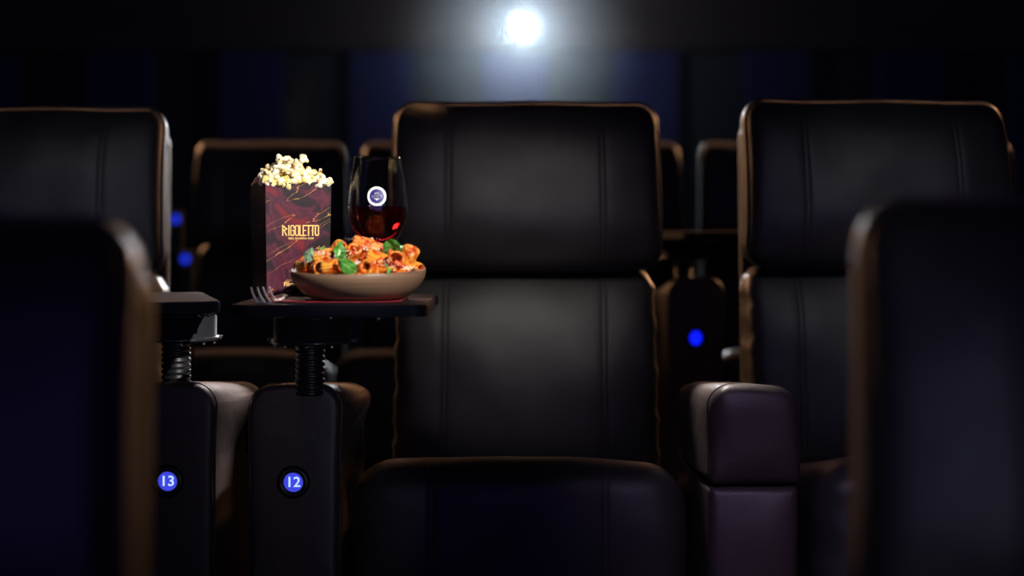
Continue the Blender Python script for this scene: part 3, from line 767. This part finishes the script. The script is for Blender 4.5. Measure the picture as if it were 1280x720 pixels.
# ---------------------------------------------------------------- pasta bowl
PX, PY = -0.2795, 2.832
Z0 = ZN
pb = empty('pasta_bowl', (PX, PY, Z0), 'shallow beige-brown stoneware bowl with brushed rings holding the pasta', 'bowl')
hB = 0.0545
bo = smooth_prof([(0.060, 0.0), (0.082, 0.0012), (0.096, 0.008), (0.109, 0.020), (0.1185, 0.034), (0.1225, 0.046), (0.1222, hB - .001)], 4)
bi = smooth_prof([(0.1195, hB), (0.1180, 0.044), (0.113, 0.032), (0.101, 0.018), (0.080, 0.010), (0.04, 0.007), (0.0, 0.0065)], 4)
bwl = lathe('bowl', [(0, 0.0)] + bo + [(0.1210, hB + .0008)] + bi, M['stoneware'], pb, 96)
for v_ in bwl.data.vertices:   # hand-thrown, its rim a little lower on one side
    v_.co.z *= 1 + (0.13 * v_.co.y + 0.03 * v_.co.x) / 0.1225 + 0.006 * math.sin(3 * math.atan2(v_.co.y, v_.co.x))

# sauce bed
vs, fs = [], []
nr, na = 16, 72
for j in range(nr + 1):
    f = j / nr; r_ = 0.1135 * f
    for k in range(na):
        a = 2 * math.pi * k / na; xx, yy = r_ * math.cos(a), r_ * math.sin(a)
        z = Z0 + 0.045 + 0.045 * yy + 0.020 * (1 - f ** 2) + 0.004 * noise.noise(Vector((xx * 60, yy * 60, 1)))
        vs.append((PX + xx, PY + yy, z))
for j in range(nr):
    for k in range(na): k2 = (k + 1) % na; fs.append((j * na + k, j * na + k2, (j + 1) * na + k2, (j + 1) * na + k))
base = len(vs)
for k in range(na): a = 2 * math.pi * k / na; vs.append((PX + .085 * math.cos(a), PY + .085 * math.sin(a), Z0 + 0.0135))
for k in range(na): k2 = (k + 1) % na; fs.append((nr * na + k, nr * na + k2, base + k2, base + k))
so = pd('tomato_sauce', vs, fs, M['sauce']); tag(so, 'orange-red tomato sauce filling the stoneware bowl under the pasta', 'sauce', None, 'stuff')

def rigatoni(seed, ro=0.0135, ln=0.033, bend=0.10):
    n, seg = 56, 10; vs, fs = [], []
    ri = ro - (0.0030, 0.0052, 0.0042, 0.0060)[seed]
    def P(r_, a, t):
        ang = bend * (t - .5) * 2; z = ln * (t - .5)
        off = 0.5 * bend * ln * ((t - .5) * 2) ** 2 * .5
        return (r_ * math.cos(a) * (1 + .05 * math.sin(seed + 3 * t)) + off, r_ * math.sin(a) * (1 - .06 * math.cos(seed)), z + r_ * math.cos(a) * .12 * (1 if t > .5 else -1) * (abs(t - .5) * 2) ** 4)
    for j in range(seg + 1):
        t = j / seg
        for k in range(n): a = 2 * math.pi * k / n + .12 * t; vs.append(P(ro + (0.00055 if k % 4 < 2 else -.00035) - (0.0006 if j in (0, seg) else 0), a, t))
    for j in range(seg + 1):
        t = 1 - j / seg
        for k in range(n): a = 2 * math.pi * k / n + .12 * t; vs.append(P(ri + (0.0006 if j in (0, seg) else 0), a, t))
    T = 2 * (seg + 1)
    for j in range(T):
        j2 = (j + 1) % T
        for k in range(n): k2 = (k + 1) % n; fs.append((j * n + k, j * n + k2, j2 * n + k2, j2 * n + k))
    me = bpy.data.meshes.new('rigatoni'); me.from_pydata(vs, [], fs); me.materials.append(M['pasta']); me.shade_smooth(); return me
RM = [rigatoni(s) for s in range(4)]
RS = []
for me in RM[:2]: c_ = me.copy(); c_.materials.clear(); c_.materials.append(M['saucy_pasta']); RS.append(c_)
def pasta(px, py, d, direction, label, scale=1.0, saucy=False, grp='rigatoni in the stoneware bowl'):
    i = len([1 for o in C.objects if o.name.startswith('rigatoni')])
    o = bpy.data.objects.new('rigatoni', RS[i % 2] if saucy else RM[i % 4]); C.objects.link(o)
    if px:
        while d < PY and math.hypot(at(px, py, d).x - PX, d - PY) > .096: d += .003
        while math.hypot(at(px, py, d).x - PX, d - PY) > .098: px += .4 if px < 449 else -.4
    o.location = at(px, py, d); o.rotation_euler = Vector(direction).to_track_quat('Z', 'Y').to_euler(); o.scale = (scale,) * 3
    return tag(o, label, 'pasta', grp)
pasta(382, 334, 2.757, (.62, -.70, .12), 'rigatoni at the left rim, open end turned toward the viewer', 1.08)
pasta(414, 334, 2.738, (.97, -.2, .16), 'long rigatoni lying level between the left open tube and basil leaf', 1.0)
pasta(398, 335, 2.772, (.3, -.95, .05), 'rigatoni with a dark hollow end between two orange tubes on the left', .95)
pasta(461, 336.5, 2.738, (-.30, -.93, .28), 'rigatoni right of the front basil leaf, open end facing forward', 1.02)
pasta(471, 324, 2.772, (.85, -.35, -.35), 'ribbed rigatoni sloping down to the right below the tomato chunks', 1.1)
pasta(453, 306, 2.815, (.95, -.15, -.22), 'sauce-coated rigatoni crowning the heap under grated cheese', 1.08, True)
pasta(491, 326, 2.775, (.45, -.80, .38), 'sauce-coated rigatoni on the right with its open end up front', 1.0, True)
pasta(510, 321, 2.800, (.42, -.25, .86), 'rigatoni standing on end near the right rim', 1.08)
pasta(519, 334, 2.795, (.90, -.30, -.30), 'rigatoni lying against the far right rim', .95)
pasta(509, 340, 2.760, (.80, -.60, -.05), 'cheese-dusted rigatoni in front of the right rim', .95)
pasta(434, 346, 2.727, (.9, -.4, .1), 'half-sunk rigatoni at the front rim below the basil leaf', .85)
pasta(451, 347, 2.728, (.8, -.5, .3), 'half-sunk rigatoni at the front rim left of the open tube', .8)
pasta(404, 346, 2.730, (.98, -.15, .05), 'half-sunk glossy rigatoni at the front rim on the left', .85)
pasta(440, 318, 2.790, (.35, -.6, .7), 'rigatoni propped upright right of the folded basil leaf', 1.0)
pasta(374, 330, 2.800, (.6, .5, .5), 'rigatoni leaning on the left rim behind the open tube', .95)
pasta(404, 322, 2.795, (.95, -.2, .2), 'rigatoni under the white cheese left of the upright basil', 1.0)
pasta(469, 311, 2.830, (.9, .2, -.3), 'rigatoni behind the tomato chunks near the large basil leaf', 1.0, True)
pasta(484, 341, 2.735, (.7, -.7, .0), 'rigatoni right of the curled basil leaf at the front rim', .85)
pasta(421, 313, 2.825, (.5, -.3, .6), 'rigatoni behind the upright folded basil leaf', .95)
for k in range(16):   # back of the heap
    a = rng.uniform(0.15, math.pi - .15); r_ = rng.uniform(.03, .095)
    o = pasta(0, 0, 1, (rng.uniform(-1, 1), rng.uniform(-1, 1), rng.uniform(-.4, .5)), 'rigatoni on the far side of the heap, behind the front pieces', 1.0, k % 3 == 0, 'rigatoni on the far side of the heap')
    o.location = (PX + r_ * math.cos(a), PY + r_ * math.sin(a), Z0 + 0.052 + 0.030 * (1 - (r_ / .11) ** 2))

for i, (px, py, d, sz, lab) in enumerate(((457, 319, 2.778, .0150, 'large red tomato chunk in the centre of the heap'), (448, 312, 2.800, .0125, 'red tomato chunk left under the crowning rigatoni'),
        (497, 334, 2.762, .0130, 'dark red tomato chunk below the saucy rigatoni on the right'), (444, 327, 2.775, .0105, 'small tomato chunk behind the front basil leaf'),
        (488, 318, 2.79, .0120, 'tomato chunk beneath the large right basil leaf'), (421, 327, 2.785, .0095, 'small tomato chunk beside the curled basil on the left'), (465, 328, 2.765, .0100, 'tomato chunk above the open front rigatoni'))):
    bm = blob(60 + i, sz, 6, 3, 1.15); o = from_bm('tomato_chunk', bm, M['tomato'], None, True); o.location = at(px, py, d)
    o.rotation_euler = (i, i * 2, i * 3); tag(o, lab, 'tomato', 'tomato chunks on the pasta')

def leaf(name, px, py, d, ln, wd, rot_, fold, curl, label, m=None):
    vs, fs = [], []; NL, NW = 22, 12
    for j in range(NL + 1):
        t = j / NL; w_ = wd / 2 * (math.sin(math.pi * t ** .8) ** .75 if 0 < t < 1 else 0.0)
        ang = curl * (t - .5) * 2; yb = -curl * ln * .25 * (1 - ((t - .5) * 2) ** 2)
        for i in range(-NW // 2, NW // 2 + 1):
            u = i / (NW / 2)
            y = yb + -fold * abs(u) * w_ + .0016 * math.sin(t * 14 + abs(u) * 3) * abs(u) - .0018 * math.cos(u * math.pi)
            vs.append((u * w_ * math.cos(fold * .6), y, (t - .5) * ln))
    n_ = NW + 1
    for j in range(NL):
        for i in range(NW): q = j * n_ + i; fs.append((q, q + 1, q + n_ + 1, q + n_))
    o = pd(name, vs, fs, m or M['basil']); o.location = at(px, py, d); o.rotation_euler = Euler([R(a) for a in rot_], 'YXZ')
    s = o.modifiers.new('s', 'SOLIDIFY'); s.thickness = 0.0006
    path = [(0, -curl * ln * .25 * (1 - ((t / 12 - .5) * 2) ** 2) - .0022, (t / 12 - .5) * ln) for t in range(13)]
    rb = tube('midrib', path, [0.0006 * (1.4 - t / 12) for t in range(13)], M['midrib'], o, 5)
    return tag(o, label, 'basil', 'basil leaves on the pasta')
leaf('basil_leaf', 387, 319, 2.770, .029, .019, (8, 22, -10), .35, .35, 'pale green basil leaf standing at the left edge of the heap', M['basil_pale'])
leaf('basil_leaf', 404, 314, 2.800, .022, .016, (-30, 60, 20), .4, .5, 'small dark basil leaf left of the white cheese')
leaf('basil_leaf', 424, 312, 2.790, .034, .024, (-5, 20, 35), .7, -.4, 'basil leaf folded upright left of the crowning rigatoni')
leaf('basil_leaf', 432, 318, 2.785, .026, .016, (5, 35, -10), .8, .4, 'dark folded basil leaf tucked left of the tomato chunks')
leaf('basil_leaf', 417, 323, 2.768, .020, .013, (70, 10, 75), .5, .6, 'little curled basil leaf above the level rigatoni')
leaf('basil_leaf', 434, 332, 2.722, .040, .027, (20, -52, -12), .30, .35, 'broad basil leaf at the front centre of the bowl')
leaf('basil_leaf', 489, 310, 2.790, .044, .034, (25, 72, -15), .25, -.4, 'large crumpled basil leaf at the upper right of the heap')
leaf('basil_leaf', 500, 312, 2.815, .026, .022, (40, 40, 25), .5, .5, 'basil leaf behind the large crumpled one at upper right')
leaf('basil_leaf', 481, 338, 2.733, .022, .014, (0, 10, 65), .9, .9, 'thin curled basil leaf right of the open front rigatoni')

vs, fs = [], []
def crumb(p, s):
    i = len(vs); R_ = Euler((rng.uniform(0, 6), rng.uniform(0, 6), rng.uniform(0, 6))).to_matrix()
    for q in ((1, 0, 0), (-1, 0, 0), (0, .8, 0), (0, -.8, 0), (0, 0, .6), (0, 0, -.6)):
        vs.append(p + R_ @ (Vector(q) * s * rng.uniform(.7, 1.3)))
    for a, b_, c_ in ((0, 2, 4), (2, 1, 4), (1, 3, 4), (3, 0, 4), (2, 0, 5), (1, 2, 5), (3, 1, 5), (0, 3, 5)): fs.append((i + a, i + b_, i + c_))
for px, py, d, sx, sy, n_ in ((453, 298.5, 2.812, 13, 2.2, 110), (404, 317, 2.785, 10, 3.5, 150), (511, 335, 2.755, 9, 3, 90), (448, 329, 2.752, 5, 3, 55), (368, 338, 2.79, 4, 3, 40), (470, 315, 2.775, 8, 4, 30), (492, 332, 2.750, 10, 6, 25), (440, 315, 2.77, 8, 6, 30), (457, 311, 2.78, 9, 5, 30), (515, 318, 2.78, 4, 3, 14), (420, 326, 2.76, 16, 6, 50), (475, 328, 2.755, 16, 6, 60), (383, 326, 2.765, 7, 5, 20)):
    for _ in range(n_): crumb(at(px + rng.gauss(0, sx * .5), py + rng.gauss(0, sy * .5), d + rng.uniform(-.006, .010)), rng.uniform(.0006, .0015))
o = pd('grated_cheese', vs, fs, M['cheese'], None, False); tag(o, 'white grated cheese sprinkled over the pasta', 'cheese', None, 'stuff')

# ---------------------------------------------------------------- fork leaning out over the tray edge side
fk = empty('fork', (-0.449, 2.76, TT), 'steel fork with raised tines at the left of the tray', 'fork')
F0 = Vector((-0.449, 2.76, TT))
def loc_(px, py, d): return at(px, py, d) - F0
tips = [(314, 359), (322, 359), (329, 358.5), (337, 358.5)]; feet = [(322, 377.5), (331, 378), (338, 377), (343.5, 374)]
neck = loc_(348, 375.5, 2.755)
for (a, b_), (c_, d_) in zip(tips, feet):
    A, B = loc_(a, b_, 2.720), loc_(c_, d_, 2.742)
    pts = []; rad = []
    for k in range(9):
        t = k / 8; p = A.lerp(B, t); p += Vector((-.0012, -.003, -.0006)) * math.sin(math.pi * t); pts.append(p); rad.append((0.0009 + .0013 * t ** .6, 0.0005 + .0008 * t ** .6))
    tube('tine', pts, [max(q) for q in rad], M['steel'], fk, 8)
rootpts = [loc_(322, 377.5, 2.742), loc_(331, 378.4, 2.744), loc_(338, 377.6, 2.746), loc_(344, 375.6, 2.750), neck]
tube('fork_head', rootpts, [(.0016, .0022), (.0022, .003), (.0026, .0034), (.0026, .003), (.002, .0026)], M['steel'], fk, 10)
hz = lambda x, y, z: Vector((x, y, z)) - F0
path = [neck, hz(-0.4105, 2.775, TT + .0062), hz(-0.4115, 2.80, TT + .0062), hz(-0.417, 2.86, TT + .0062), hz(-0.424, 2.905, TT + .0062)]
tube('handle', path, [(.0022, .0024), (.0022, .0022), (.0026, .0022), (.0045, .0018), (.0055, .0016)], M['steel'], fk, 10)
